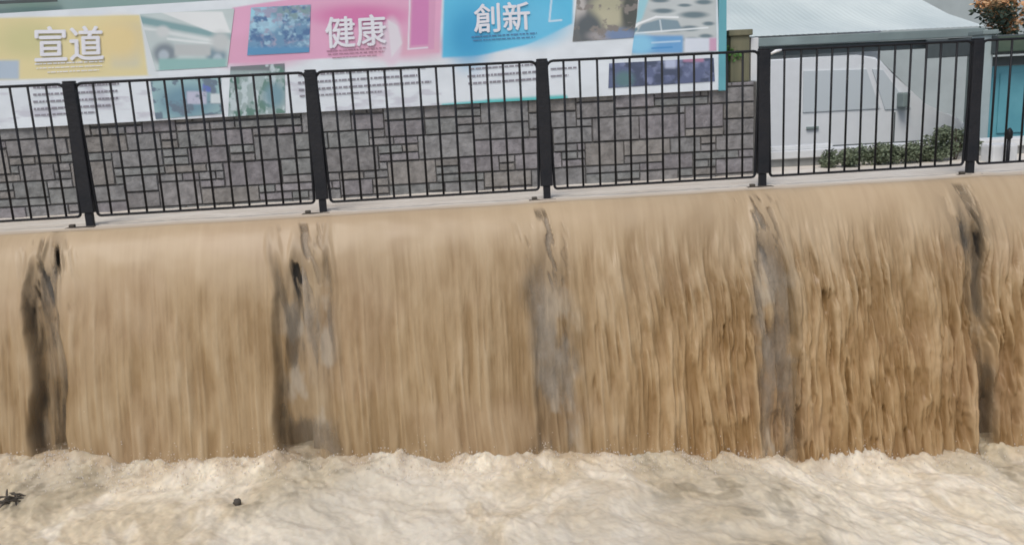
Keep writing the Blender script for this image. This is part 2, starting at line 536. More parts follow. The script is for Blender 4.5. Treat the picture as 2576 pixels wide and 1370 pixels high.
# droplets thrown up where the fall lands
def drops(n):
    base = [(0, 0, 1), (1, 0, 0), (0, 1, 0), (-1, 0, 0), (0, -1, 0), (0, 0, -1)]
    fc = [(0, 1, 2), (0, 2, 3), (0, 3, 4), (0, 4, 1), (5, 2, 1), (5, 3, 2), (5, 4, 3), (5, 1, 4)]
    V = []; Fq = []; Cc = []
    dens = fbm(np.linspace(-7, 7, 800) * 4, np.zeros(800), 501, 4)
    while len(Fq) < n * 8:
        x = random.uniform(-6.5, 6.5)
        dn = dens[int((x + 7) / 14 * 799)]
        if random.random() > sstep(.3, .65, dn) + .15: continue
        h = random.expovariate(1 / (.022 + .05 * max(0, dn - .4)))
        if h > .3: continue
        y = plunge - .10 + random.gauss(0, .13)
        j = int(np.argmin(np.abs(ys3 - y))); i = int(np.argmin(np.abs(xs3 - x)))
        z = Zp[j, i] + h
        r = random.uniform(.0014, .0040) * (1 if h > .03 else 1.6)
        st = random.uniform(1, 2.2); a = random.random() * 6.28
        b0 = len(V)
        for p in base:
            px, py = p[0] * math.cos(a) - p[1] * math.sin(a), p[0] * math.sin(a) + p[1] * math.cos(a)
            V.append((x + px * r, y + py * r, z + p[2] * r * st))
        Fq += [tuple(q + b0 for q in f) for f in fc]
        t = random.random()
        Cc += [(.60 + .18 * t, .50 + .22 * t, .37 + .26 * t, 1)] * 6
    me = bpy.data.meshes.new('spray_droplets')
    me.from_pydata(V, [], Fq)
    a = me.color_attributes.new('tint', 'FLOAT_COLOR', 'POINT')
    a.data.foreach_set('color', np.array(Cc, np.float32).reshape(-1))
    return link('spray_droplets', me, M['foam'], None, False)


tag(drops(5000), 'pale spray of droplets thrown up along the foot of the waterfall', 'spray', kind='stuff')
# ------------------------------------------------------------------ retaining wall under the walkway
rw = empty('retaining_wall', (0, -.2, LOW), 'grey wet concrete retaining wall behind the muddy waterfall, under the railing', 'wall')
MB().prism([(-.12, -.05), (.02, -.05), (.02, LOW), (-.50, LOW)], 0, -40, 40).build('wall_face', M['concrete'], rw)
MB().box((-40, -.17, -.035), (40, .03, -.06)).build('coping', M['concrete'], rw)


def buttress(x0, x1, yb, name='buttress'):
    b = MB()
    n = 26
    rows = []
    for i in range(n + 1):
        z = -.10 - i / n * 2.2
        tf = math.sqrt(-z * 2 / G)
        y = CREST_Y - V0 * tf * yb - .01
        rows.append((y, z))
    poly = rows + [(-.05, -2.3), (-.05, -.10)]
    b.prism(poly, 0, x0, x1)
    return b.build(name, M['pillar'], rw)


gx = lambda px: px_x(px, 860, -.85)
buttress(gx(762), gx(846), .70)
buttress(gx(1330), gx(1452), .76)
buttress(gx(1890), gx(1996), .76)
buttress(gx(2446), gx(2500), .25)
buttress(gx(60), gx(110), .30)

# ------------------------------------------------------------------ railing
RH = 1.043
rail = empty('metal_railing', (0, 0, 0), 'black metal railing of upright bars along the top of the waterfall', 'railing')


def frame_tube(b, x0, x1):
    """closed frame of one panel with rounded corners"""
    r = .05; pts = []
    z0, z1 = .075, RH - .015
    for cx, cz, a0 in ((x1 - r, z1 - r, 90), (x1 - r, z0 + r * .5, 0), (x0 + r, z0 + r * .5, 270), (x0 + r, z1 - r, 180)):
        for q in range(5):
            a = math.radians(a0 - q * 22.5)
            rr = r if cz > .5 else r * .5
            pts.append((cx + rr * math.cos(a), 0, cz + rr * math.sin(a)))
    pts.append(pts[0])
    b.tube(pts, .0105, 8, cap=False)


# first panel with its parts, then copies
def make_panel(x0, x1):
    p = bpy.data.objects.new('railing_panel', None)
    COL.objects.link(p); p.parent = rail; p.empty_display_size = .05
    p.location = (x0, 0, 0)
    w = x1 - x0
    b = MB(); frame_tube(b, .036, w - .036)
    me_o = b.build('panel_frame', M['paint_black'], None, smooth=True); me_o.parent = p
    n = 12
    for i in range(n):
        x = .036 + (w - .072) * (i + 1) / (n + 1)
        bb = MB().tube([(0, 0, .075), (0, 0, RH - .015)], .0088, 8)
        o = bb.build('baluster', M['paint_black'], None, smooth=True)
        o.parent = p; o.location = (x + random.uniform(-.004, .004), 0, 0)
    return p


p0 = make_panel(posts[0], posts[1])
for i in range(1, len(posts) - 1):
    c = p0.copy(); COL.objects.link(c); c.parent = rail; c.location = (posts[i], 0, 0)
    for ch in list(p0.children):
        cc = ch.copy(); COL.objects.link(cc); cc.parent = c
        if ch.name.startswith('baluster'):
            cc.location.x += random.uniform(-.004, .004)
            cc.rotation_euler = (0, random.uniform(-.004, .004), 0)


def make_post():
    b = MB()
    b.box((-.044, -.03, .10), (.044, .03, RH - .01), .006)
    o = b.build('railing_post', M['post_black'], None); o.parent = rail
    f = MB().box((-.026, -.024, -.10), (.026, .024, .0985), .004).build('post_foot', M['post_black'], None); f.parent = o
    c = MB().box((-.040, -.028, RH - .0095), (.040, .028, RH + .004), .005).build('post_cap', M['post_black'], None); c.parent = o
    bp = MB().box((-.15, -.10, -.03), (.06, -.032, .008), .008).box((-.125, -.085, .0085), (-.085, -.05, .030), .006).build('base_plate', M['twig'], None); bp.parent = o
    return o


pp = make_post()
pp.location = (posts[0], 0, 0)
for x in posts[1:]:
    c = pp.copy(); COL.objects.link(c); c.parent = rail; c.location = (x, 0, 0)
    for ch in list(pp.children):
        cc = ch.copy(); COL.objects.link(cc); cc.parent = c

# white strip tied on the top rail
q0 = at_y(1938, 136, -.02); q1 = at_y(1966, 126, -.02)
MBt = MB().tube([tuple(q0), tuple((q0 + q1) / 2 + np.array([0, 0, .006])), tuple(q1)], [.008, .012, .007], 8)
tag(MBt.build('plastic_strip', M['plastic_white'], None, True), 'short bright white plastic strip tied to the top rail beside a post', 'plastic strip')

# ------------------------------------------------------------------ stone wall
sw = empty('stone_wall', (0, WALL_Y, -.1), 'grey coursed stone wall below the school banner, behind the railing', 'wall')
WT = .80
MB().box((-9, WALL_Y + .012, -.12), (GX - .012, WALL_Y + .30, WT)).build('mortar_core', M['mortar'], sw)
U = .068
nxu, nzu = int((GX + 9) / U), int((WT + .12) / U) + 1
occ = np.zeros((nzu, nxu), bool)
bmv, bmf, bmc = [], [], []
for j in range(nzu):
    for i in range(nxu):
        if occ[j, i]: continue
        w = random.choice((2, 3, 4, 5, 6, 7)); h = random.choice((1, 2, 2, 3))
        while i + w > nxu or occ[j, i:i + w].any(): w -= 1
        h = min(h, max(1, int(w / 1.6)))
        if j + h > nzu: h = nzu - j
        occ[j:j + h, i:i + w] = True
        g = .0044
        gv = .0014
        xa, xb = -9 + i * U + gv, -9 + (i + w) * U - gv
        za, zb = -.12 + j * U + g, min(-.12 + (j + h) * U - g, WT)
        if zb - za < .01: continue
        yf = WALL_Y - random.uniform(0, .012); yb = WALL_Y + .02; c = .006
        jx = lambda: random.uniform(-.003, .003)
        b0 = len(bmv)
        bmv += [(xa, yb, za), (xb, yb, za), (xb, yb, zb), (xa, yb, zb),
                (xa + c + jx(), yf, za + c + jx()), (xb - c + jx(), yf, za + c + jx()), (xb - c + jx(), yf, zb - c + jx()), (xa + c + jx(), yf, zb - c + jx())]
        bmf += [(b0 + 4, b0 + 5, b0 + 6, b0 + 7), (b0, b0 + 1, b0 + 5, b0 + 4), (b0 + 1, b0 + 2, b0 + 6, b0 + 5), (b0 + 2, b0 + 3, b0 + 7, b0 + 6), (b0 + 3, b0, b0 + 4, b0 + 7)]
        v = random.uniform(.25, .315)
        hue = random.choice(((1.02, .99, .98), (1, 1, 1), (.98, 1.01, .99), (1.03, .98, 1.02), (1.05, 1.0, .94)))
        bmc += [(v * hue[0], v * hue[1], v * hue[2], 1)] * 8
me = bpy.data.meshes.new('stone_blocks')
me.from_pydata(bmv, [], bmf)
a = me.color_attributes.new('tint', 'FLOAT_COLOR', 'POINT')
a.data.foreach_set('color', np.array(bmc, np.float32).reshape(-1))
link('stone_blocks', me, M['stone'], sw)
MB().box((GX - .012, WALL_Y - .01, -.12), (GX + .05, WALL_Y + .31, WT), .008).build('end_quoin', M['kerb_grey'], sw)

# ------------------------------------------------------------------ banner on a teal fence
BY = WALL_Y - .035
ban = empty('banner', (0, BY, .72), 'long printed school banner in yellow, pink and blue above the stone wall', 'banner')
BX1 = at_y(1803, 120, BY)[0]


def wave(x, z):
    return .006 * (fbm(np.asarray(x) * 1.7, np.asarray(z) * 1.3, 301, 3) - .5)


def paint(px0, py0, px1, py1, base, strokes, nu=120, nv=60, off=0.0, name='photo_print', quad=None, edge=None):
    """printed picture as a grid in the banner plane; strokes are soft shapes in photo pixels"""
    if quad is None: quad = [(px0, py0), (px1, py0), (px1, py1), (px0, py1)]
    u = np.linspace(0, 1, nu)[None, :]; v = np.linspace(0, 1, nv)[:, None]
    q = np.array(quad, float)
    PX = q[0, 0] * (1 - u) * (1 - v) + q[1, 0] * u * (1 - v) + q[2, 0] * u * v + q[3, 0] * (1 - u) * v
    PY = q[0, 1] * (1 - u) * (1 - v) + q[1, 1] * u * (1 - v) + q[2, 1] * u * v + q[3, 1] * (1 - u) * v
    C = np.ones((nv, nu, 3)) * np.array(base)
    C *= (.92 + .16 * fbm(PX * .02, PY * .03, 311, 3))[..., None]
    for s in strokes:
        kind, col, soft = s[0], np.array(s[1], float), s[2]
        if kind == 'r':
            x0, y0, x1, y1 = s[3]
            m_ = sstep(x0 - soft, x0 + soft, PX) * (1 - sstep(x1 - soft, x1 + soft, PX)) * sstep(y0 - soft, y0 + soft, PY) * (1 - sstep(y1 - soft, y1 + soft, PY))
        elif kind == 'e':
            cx, cy, rx, ry = s[3]
            rr = np.hypot((PX - cx) / rx, (PY - cy) / ry)
            m_ = 1 - sstep(1 - soft, 1 + soft, rr)
        elif kind == 'l':
            x0, y0, x1, y1, w = s[3]
            dx, dy = x1 - x0, y1 - y0
            t = np.clip(((PX - x0) * dx + (PY - y0) * dy) / (dx * dx + dy * dy), 0, 1)
            m_ = 1 - sstep(w - soft, w + soft, np.hypot(PX - x0 - t * dx, PY - y0 - t * dy))
        elif kind == 'p':                                          # convex polygon
            pts = s[3]; m_ = np.ones_like(PX)
            for i in range(len(pts)):
                ax, ay = pts[i]; bx, by = pts[(i + 1) % len(pts)]
                n_ = math.hypot(bx - ax, by - ay)
                m_ = m_ * sstep(-soft, soft, ((bx - ax) * (PY - ay) - (by - ay) * (PX - ax)) / n_)
        elif kind == 'n':                                          # blotchy content
            sx, sy, th, seed = s[3]
            m_ = sstep(th - soft, th + soft, fbm(PX / sx, PY / sy, seed, 4))
            if len(s) > 4:
                x0, y0, x1, y1 = s[4]; f_ = 4
                m_ = m_ * sstep(x0 - f_, x0 + f_, PX) * (1 - sstep(x1 - f_, x1 + f_, PX)) * sstep(y0 - f_, y0 + f_, PY) * (1 - sstep(y1 - f_, y1 + f_, PY))
        C = C * (1 - m_[..., None]) + col * m_[..., None]
    V = fw[None, None, :] + ((PX - W0 / 2) / F)[..., None] * R2 - ((PY - H0 / 2) / F)[..., None] * U2
    t = (BY - CAM[1]) / V[..., 1]
    Q = CAM + t[..., None] * V
    Q[..., 1] = BY - off + wave(Q[..., 0], Q[..., 2])
    return link(name, grid_mesh(name, Q, C), M['print'], ban, True)


WHT = (.76, .82, .86)
YEL = (.78, .69, .38); PNK = (.78, .42, .60); BLU = (.12, .54, .80); CRM = (.70, .68, .52)
# left of frame too, so the banner runs on
paint(0, 0, 0, 0, WHT, [
    ('p', YEL, 4, [(-420, 55), (352, 38), (382, 190), (-420, 215)]),
    ('r', (.66, .64, .48), 14, (280, 60, 352, 170)),
    ('e', (.80, .66, .34), .6, (300, 100, 60, 50)),
    ('e', (.66, .63, .33), .7, (70, 100, 70, 40)),
    ('p', (.72, .78, .80), 4, [(352, 38), (372, 38), (400, 195), (372, 190)]),
    ('r', (.46, .56, .66), 5, (-30, 152, 48, 200)),
    ('p', PNK, 3, [(585, 20), (1115, -60), (1105, 133), (566, 160)]),
    ('e', (.74, .40, .56), .5, (640, 130, 120, 40)),
    ('e', (.74, .44, .56), .6, (1010, 120, 120, 30)),
    ('e', (.70, .22, .45), .6, (905, 40, 110, 26)),
    ('e', (.76, .62, .72), .25, (985, 105, 26, 60)),
    ('p', (.78, .74, .80), 3, [(975, 50), (1000, 65), (1012, 110), (985, 145)]),
    ('p', (.70, .36, .54), 1.5, [(1035, -40), (1098, -60), (1092, 124), (1030, 127)]),
    ('p', (.66, .25, .50), 2, [(1039, -40), (1080, -60), (1077, 112), (1034, 115)]),
    ('l', (.80, .74, .82), 1.2, (1031, 0, 1027, 124, 2)), ('l', (.80, .74, .82), 1.2, (1027, 124, 1075, 120, 2)),
    ('p', BLU, 4, [(1118, -60), (1445, -90), (1440, 60), (1330, 112), (1210, 140), (1112, 146)]),
    ('e', (.16, .58, .84), .6, (1330, 60, 90, 50)),
    ('e', (.06, .38, .66), .7, (1180, 90, 50, 70)),
    ('l', (.62, .78, .90), 1.2, (1390, -30, 1382, 54, 2.2)), ('l', (.62, .78, .90), 1.2, (1382, 54, 1412, 51, 2.2)),
    ('l', (.14, .56, .58), 4, (1115, 268, 1230, 258, 7)), ('l', (.12, .56, .56), 5, (1230, 258, 1420, 247, 8)),
    ('n', (.60, .62, .68), .12, (60, 18, .62, 321), (-420, 205, 1110, 330)),
], 1000, 170, 0, 'banner_sheet', [(-420, 60), (1803, -75), (1812, 226), (-420, 348)])
# the pictures printed on it
paint(345, 36, 585, 176, (.56, .65, .65), [
    ('p', (.24, .40, .42), 5, [(350, 40), (590, 88), (590, 104), (345, 58)]),
    ('p', (.80, .84, .84), 3, [(400, 30), (560, 30), (580, 82), (540, 84)]),
    ('l', (.72, .78, .78), 3, (352, 70, 560, 108, 4)), ('l', (.76, .82, .82), 2, (420, 98, 545, 112, 3)),
    ('r', (.56, .64, .64), 4, (350, 78, 420, 104)), ('e', (.66, .70, .70), .5, (410, 80, 16, 14)),
    ('e', (.24, .29, .33), .4, (415, 135, 30, 26)), ('e', (.46, .54, .60), .4, (412, 140, 13, 14)),
    ('e', (.22, .32, .38), .4, (545, 140, 25, 24)), ('e', (.46, .56, .62), .4, (548, 150, 12, 14)),
    ('e', (.56, .60, .60), .5, (555, 105, 24, 24)), ('r', (.52, .56, .56), 5, (440, 112, 530, 140)),
    ('r', (.30, .52, .50), 5, (400, 148, 570, 180)),
], 150, 90, .004, quad=[(352, 36), (590, 22), (572, 168), (392, 178)])
paint(0, 0, 0, 0, (.17, .33, .50), [
    ('r', (.34, .66, .80), 8, (620, 15, 680, 50)), ('e', (.40, .66, .80), .5, (660, 60, 40, 22)),
    ('e', (.24, .36, .38), .6, (745, 30, 50, 22)), ('n', (.36, .38, .52), .12, (15, 13, .60, 331)), ('n', (.10, .20, .38), .12, (18, 16, .60, 341)),
    ('n', (.36, .56, .70), .12, (16, 12, .62, 351)), ('r', (.12, .32, .54), 6, (620, 118, 790, 140)),
], 110, 80, .004, quad=[(632, 20), (782, 12), (778, 132), (622, 140)])
paint(0, 0, 0, 0, (.17, .18, .18), [
    ('e', (.46, .45, .32), .4, (1540, 18, 55, 34)), ('e', (.52, .50, .36), .5, (1530, 50, 36, 26)), ('e', (.50, .48, .46), .5, (1460, 30, 14, 50)),
    ('e', (.10, .11, .10), .4, (1585, 30, 22, 50)), ('e', (.12, .14, .15), .4, (1480, 70, 34, 34)),
    ('e', (.38, .36, .36), .5, (1520, 90, 40, 14)), ('e', (.20, .28, .44), .5, (1560, 88, 40, 16)), ('n', (.26, .24, .22), .06, (22, 18, .62, 361)),
], 110, 80, .004, quad=[(1452, -15), (1606, -22), (1598, 95), (1440, 105)])
wins = []
for x_, y_, a_, b_ in ((1668, 28, 26, 6), (1745, 38, 34, 8), (1660, 2, 22, 5), (1770, 6, 20, 6), (1735, 72, 22, 7), (1690, 74, 26, 7), (1740, 100, 20, 6), (1775, 92, 16, 6), (1722, 14, 16, 4), (1782, 60, 14, 5)):
    wins.append(('e', (.17, .24, .27), .5, (x_, y_, a_, b_)))
paint(0, 0, 0, 0, (.56, .61, .61), wins + [
    ('p', (.36, .66, .74), 5, [(1606, -30), (1640, -30), (1615, 50), (1600, 60)]),
    ('p', (.24, .34, .40), 3, [(1614, 62), (1662, 48), (1705, 52), (1716, 76), (1600, 86)]), ('l', (.60, .68, .72), 1.5, (1660, 52, 1664, 80, 2)),
    ('l', (.16, .28, .34), 2, (1580, 92, 1600, 74, 4)), ('l', (.90, .94, .95), 1.5, (1562, 96, 1606, 60, 3)), ('l', (.90, .94, .95), 1.5, (1606, 60, 1650, 43, 2.5)), ('l', (.90, .94, .95), 1.5, (1650, 43, 1705, 44, 2.2)),
    ('l', (.82, .88, .90), 1.5, (1600, 84, 1780, 70, 2)), ('r', (.17, .40, .70), 5, (1590, 90, 1718, 134)), ('e', (.28, .62, .84), .5, (1610, 112, 34, 24)),
    ('l', (.52, .72, .88), 2, (1640, 108, 1710, 104, 2)), ('l', (.08, .30, .62), 2, (1640, 122, 1690, 119, 2)),
    ('r', (.72, .78, .86), 4, (1722, 96, 1800, 132)), ('r', (.66, .40, .55), 4, (1784, 96, 1803, 130)),
], 150, 110, .0042, quad=[(1612, -32), (1800, -45), (1802, 128), (1588, 140)])
paint(0, 0, 0, 0, (.34, .52, .54), [
    ('e', (.18, .32, .40), .5, (470, 255, 70, 40)), ('r', (.14, .20, .52), 4, (510, 210, 540, 232)), ('r', (.52, .54, .66), 4, (470, 230, 520, 262)),
    ('n', (.16, .22, .28), .08, (20, 16, .60, 371)), ('r', (.66, .74, .76), 3, (530, 236, 556, 260)),
], 100, 60, .004, quad=[(378, 200), (556, 190), (558, 286), (392, 300)])
paint(0, 0, 0, 0, (.36, .46, .46), [
    ('r', (.20, .22, .24), 4, (560, 155, 720, 178)), ('n', (.14, .26, .22), .08, (18, 22, .56, 381)), ('n', (.54, .64, .66), .08, (14, 18, .60, 391)),
    ('e', (.20, .34, .40), .5, (690, 240, 26, 30)),
], 100, 70, .004, quad=[(580, 168), (716, 160), (718, 284), (574, 294)])
paint(0, 0, 0, 0, (.13, .16, .27), [
    ('n', (.26, .30, .46), .14, (24, 26, .58, 401)), ('n', (.08, .10, .16), .12, (24, 18, .60, 411)), ('r', (.50, .56, .72), 5, (1672, 150, 1700, 172)),
    ('r', (.46, .24, .36), 4, (1718, 142, 1770, 156)), ('e', (.12, .22, .24), .5, (1570, 200, 24, 20)),
], 110, 60, .004, quad=[(1532, 160), (1795, 146), (1798, 205), (1530, 222)])


# big characters and small print
def map_px(P2, off):
    out = []
    for x, y in P2:
        p = at_y(x, y, BY)
        out.append((p[0], BY - off + float(wave(p[0], p[2])), p[2]))
    return out


def letters(txt, quad, m, off=.008):
    cu = bpy.data.curves.new('lettering', 'FONT')
    cu.body = txt
    cu.size = 1.0
    cu.offset = 0.0
    cu.resolution_u = 3
    o = bpy.data.objects.new('lettering_tmp', cu)
    COL.objects.link(o)
    dg = bpy.context.evaluated_depsgraph_get()
    me = bpy.data.meshes.new_from_object(o.evaluated_get(dg))
    bpy.data.objects.remove(o)
    co = np.array([v.co[:2] for v in me.vertices])
    lo, hi = co.min(0), co.max(0)
    uv = (co - lo) / (hi - lo)
    q = np.array(quad, float)
    u, v = uv[:, :1], 1 - uv[:, 1:]
    P2 = q[0] * (1 - u) * (1 - v) + q[1] * u * (1 - v) + q[2] * u * v + q[3] * (1 - u) * v
    pts = map_px(P2, off)
    for vv, p in zip(me.vertices, pts): vv.co = p
    me.materials.clear()
    me.name = 'lettering'
    # heavier stroke weight: the same outline laid again a hair to each side
    bm = bmesh.new(); bm.from_mesh(me); bm.verts.ensure_lookup_table(); bm.edges.ensure_lookup_table(); bm.faces.ensure_lookup_table()
    w_ = abs(q[1, 0] - q[0, 0]) / F * 7.6 * .010
    for k_, (sx, sz) in enumerate(((1, 0), (-1, 0), (0, .7), (0, -.7))):
        r = bmesh.ops.duplicate(bm, geom=bm.verts[:len(me.vertices)] + bm.edges[:len(me.edges)] + bm.faces[:len(me.polygons)])
        for v_ in r['geom']:
            if isinstance(v_, bmesh.types.BMVert): v_.co += Vector((sx * w_, -.0006 * (k_ + 1), sz * w_))
        bm.verts.ensure_lookup_table(); bm.edges.ensure_lookup_table(); bm.faces.ensure_lookup_table()
    bm.to_mesh(me); bm.free()
    return link('lettering', me, m, ban)


letters('宣道', [(88, 68), (258, 66), (262, 150), (90, 156)], M['white_ink'])
letters('健康', [(818, 44), (968, 36), (972, 112), (822, 122)], M['white_ink'])
letters('創新', [(1192, 12), (1330, 4), (1334, 74), (1194, 84)], M['white_ink'])


def dashes(lines, m, off=.006, name='small_print'):
    """unreadable rows of small print as broken strokes"""
    for x0, y0, x1, y1, th in lines:
        V = []; Fc = []
        n = max(3, int((x1 - x0) / 9)); 
        x = 0.0
        while x < 1:
            w = random.uniform(.5, 1.6) / n
            xe = min(1, x + w)
            a = (x0 + (x1 - x0) * x, y0 + (y1 - y0) * x); b = (x0 + (x1 - x0) * xe, y0 + (y1 - y0) * xe)
            i = len(V)
            V += map_px([(a[0], a[1]), (b[0], b[1]), (b[0], b[1] + th), (a[0], a[1] + th)], off)
            Fc.append((i, i + 1, i + 2, i + 3))
            x = xe + random.uniform(.1, .35) / n
        me = bpy.data.meshes.new(name); me.from_pydata(V, [], Fc)
        link(name, me, m, ban)


dashes([(88, 160, 262, 153, 3), (92, 171, 258, 164, 2.5), (120, 181, 250, 175, 2.5)], M['white_ink'])
dashes([(822, 128, 970, 119, 2.5), (826, 136, 968, 128, 2.5), (836, 145, 950, 138, 2)], M['rose_ink'])
dashes([(1186, 92, 1350, 82, 3), (1190, 101, 1346, 92, 2.5)], M['blue_ink'])
dashes([(84, 218, 300, 208, 5), (84, 236, 296, 226, 5), (84, 254, 300, 244, 5), (86, 272, 280, 262, 5), (88, 288, 240, 280, 4)], M['grey_ink'])
dashes([(750, 188, 1070, 168, 4), (750, 206, 1050, 187, 5), (752, 224, 1085, 203, 5), (754, 240, 960, 228, 4)], M['grey_ink'])
dashes([(1180, 172, 1345, 160, 4), (1176, 190, 1350, 178, 5), (1178, 208, 1348, 196, 5), (1385, 172, 1450, 168, 4), (1385, 190, 1430, 187, 4)], M['grey_ink'])

# teal fence behind the banner
mf = empty('mesh_fence', (0, WALL_Y + .08, WT), 'teal fence with green windscreen mesh behind and above the banner', 'fence')
FY = WALL_Y + .10
for px, py in ((-300, 10), (560, 10), (1180, 10), (1814, 60)):
    x = at_y(px, py, FY)[0]
    MB().box((x - .035, FY - .03, WT), (x + .035, FY + .03, 2.6), .006).build('fence_post', M['teal'], mf)
xe = at_y(1800, 60, FY)[0]
MB().box((-9, FY - .012, 2.5), (xe, FY + .012, 2.54)).build('fence_rail', M['teal'], mf)
me = grid_mesh('windscreen_mesh', np.stack([*(lambda a, b: (a, FY + .035 + .02 * fbm(a * 2, b * 2, 421, 3), b))(*np.meshgrid(np.linspace(-9, xe, 200), np.linspace(WT, 2.5, 30)))], -1))
link('windscreen_mesh', me, M['mesh_green'], mf, True)
x = at_y(1816, 100, BY)[0]
MB().box((x - .03, BY - .02, .735), (x + .035, BY + .02, 2.6), .006).build('edge_post', M['teal_light'], mf)
dk = MB().box((-9, FY - .006, 1.70), (at_y(150, 40, FY)[0], FY + .006, 1.725)).build('lower_rail', M['dark'], mf)

# ------------------------------------------------------------------ gate opening on the right
gp = empty('gate_pillar', (GX - .12, WALL_Y + .1, WT), 'olive weathered pillar standing on the end of the stone wall', 'pillar')
a0 = at_y(1838, 150, WALL_Y + .06)[0]; a1 = at_y(1886, 150, WALL_Y + .06)[0]
MB().box((a0, WALL_Y + .06, WT), (a1, WALL_Y + .26, 1.19), .01).build('shaft', M['olive'], gp)
MB().box((a0 - .02, WALL_Y + .04, 1.19), (a1 + .02, WALL_Y + .28, 1.24), .008).build('pillar_cap', M['olive'], gp)
b0 = at_y(1889, 150, WALL_Y + .08)[0]; b1 = at_y(1908, 150, WALL_Y + .08)[0]
tag(MB().box((b0, WALL_Y + .08, WT + .002), (b1, WALL_Y + .14, 1.17), .006).build('marker_board', M['white_paint']), 'narrow white upright board beside the olive pillar', 'board')
c = at_y(1846, 128, WALL_Y + .03)
iv = empty('ivy_plant', (c[0], WALL_Y + .03, 1.24), 'bright green leafy ivy sprig on top of the olive pillar', 'plant')
leaves('ivy_foliage', M['leaf_bright'], [(c[0], WALL_Y + .10, c[2]), (c[0] + .03, WALL_Y + .08, c[2] - .04)], [(.06, .06, .08), (.07, .05, .06)], 260, .035, iv)
MB().tube([(c[0], WALL_Y + .14, 1.24), (c[0] + .01, WALL_Y + .1, c[2] + .04)], .006, 6).build('stem', M['bark'], iv)

# low white parapet
PY0 = 1.30
lp = empty('low_parapet', (GX + .8, PY0, 0), 'low white painted parapet with grey base behind the railing, right of the stone wall', 'parapet')
xr = at_y(2100, 380, PY0)[0]
MB().box((GX + .07, PY0, -.12), (9, PY0 + .16, .075)).build('parapet_base', M['kerb_grey'], lp)
MB().box((GX + .07, PY0 - .03, .075), (9, PY0 + .19, .15), .01).build('parapet_cap', M['white_paint'], lp)
MB().box((GX + .07, PY0 + .04, .15), (xr, PY0 + .14, .19), .008).build('upstand', M['white_paint'], lp)

# shrubs in front of it
for i, (px, lab, hh) in enumerate(((2128, 'small grey-green shrub, leftmost in front of the white parapet', .17), (2215, 'low dark green shrub between the leftmost shrub and the tallest one', .20),
                                   (2310, 'rounded green shrub behind the railing, below the van front', .24), (2402, 'tall olive green shrub beside the last dark railing post', .36))):
    x = at_y(px, 390, 1.05)[0]
    s = empty('shrub', (x, 1.05, -.02), lab, 'shrub', 'shrubs along the white parapet')
    cs, rs = [], []
    for q in range(7):
        cs.append((x + random.uniform(-.20, .20), 1.05 + random.uniform(-.08, .08), random.uniform(.04, hh * .75)))
        rs.append((random.uniform(.07, .11), .09, random.uniform(.05, .09)))
    leaves('foliage', M['leaf'], cs, rs, 2600, .03, s)
    b = MB()
    for q in range(4):
        b.tube([(x, 1.05, -.05), (x + random.uniform(-.1, .1), 1.05 + random.uniform(-.05, .05), hh * .8)], [.008, .003], 5)
    b.build('stem', M['bark'], s)

# canopy over the yard
cy0, cy1 = 6.35, 9.6
cx0 = at_y(1832, 100, cy0)[0]; cx1 = at_y(2468, 100, cy0)[0]
cn = empty('canopy', ((cx0 + cx1) / 2, cy0, -.95), 'pale grey-green lean-to canopy roof behind the parked white van', 'canopy')
nrib = 90
xx = np.linspace(cx0, cx1, nrib * 4 + 1)
rows = []
for y, z in ((cy0 - .08, 1.42), (cy0 + .9, 1.68), (cy1, 2.55)):
    rows.append(np.stack([xx, np.full_like(xx, y), z + (.002) * np.sin(xx * 2 * math.pi / .09)], -1))
link('roof_sheet', grid_mesh('roof_sheet', np.array(rows)), M['roof'], cn, True)
MB().box((cx0, cy0 - .10, 1.27), (cx1, cy0 - .02, 1.395), .012).build('gutter', M['fascia'], cn)
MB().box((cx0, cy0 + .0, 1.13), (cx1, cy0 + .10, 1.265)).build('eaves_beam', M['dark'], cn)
MB().box((cx0, cy1 - .2, -.95), (cx1, cy1, 2.5)).build('rear_wall', M['van'], cn)
for x in (cx0 + .1, cx1 - .1):
    MB().box((x - .05, cy0 + .01, -.95), (x + .05, cy0 + .09, 1.13), .006).build('column', M['fascia'], cn)
xs_ = at_y(2375, 145, 6.2)[0]
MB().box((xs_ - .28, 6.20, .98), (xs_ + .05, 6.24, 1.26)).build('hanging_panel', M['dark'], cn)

# white van, side on, nose to the right
vy = 4.35
nose = at_y(2436, 300, vy)[0]
vn = empty('parked_van', (nose - 2.3, vy + .85, -.95), 'white van parked in front of the pale canopy, nose to the right', 'van')
Lv = 4.7
prof = [(-Lv, -.62), (-Lv, .80), (-Lv + .10, .98), (-Lv + .3, 1.03), (-1.55, 1.05), (-1.25, 1.00), (-.62, .36), (-.14, .20), (-.02, .05), (0, -.25), (-.03, -.60)]
b = MB().prism([(nose + x, z) for x, z in prof], 1, vy, vy + 1.7)
b.build('body', M['van'], vn, bevel=.035)
# side glass, windscreen
def yquad(name, pts, y, m, thick=.012, parent=None):
    return MB().prism(pts, 1, y - thick, y).build(name, m, parent)
yquad('side_window', [(nose - 1.15, .34), (nose - .80, .34), (nose - 1.20, .84), (nose - 1.34, .86)], vy - .001, M['glass'], parent=vn)
yquad('door_window', [(nose - 2.25, .36), (nose - 1.22, .36), (nose - 1.42, .86), (nose - 2.25, .88)], vy - .001, M['glass'], parent=vn)
b = MB()
dx, dz = .63, -.64; nl = math.hypot(dx, dz); nx_, nz_ = -dz / nl * .012, dx / nl * .012
p1 = (nose - 1.21, .955); p2 = (nose - .66, .395)
for y in ():
    pass
v = [(p1[0] + nx_, vy + .12, p1[1] + nz_), (p1[0] + nx_, vy + 1.58, p1[1] + nz_), (p2[0] + nx_, vy + 1.62, p2[1] + nz_), (p2[0] + nx_, vy + .08, p2[1] + nz_)]
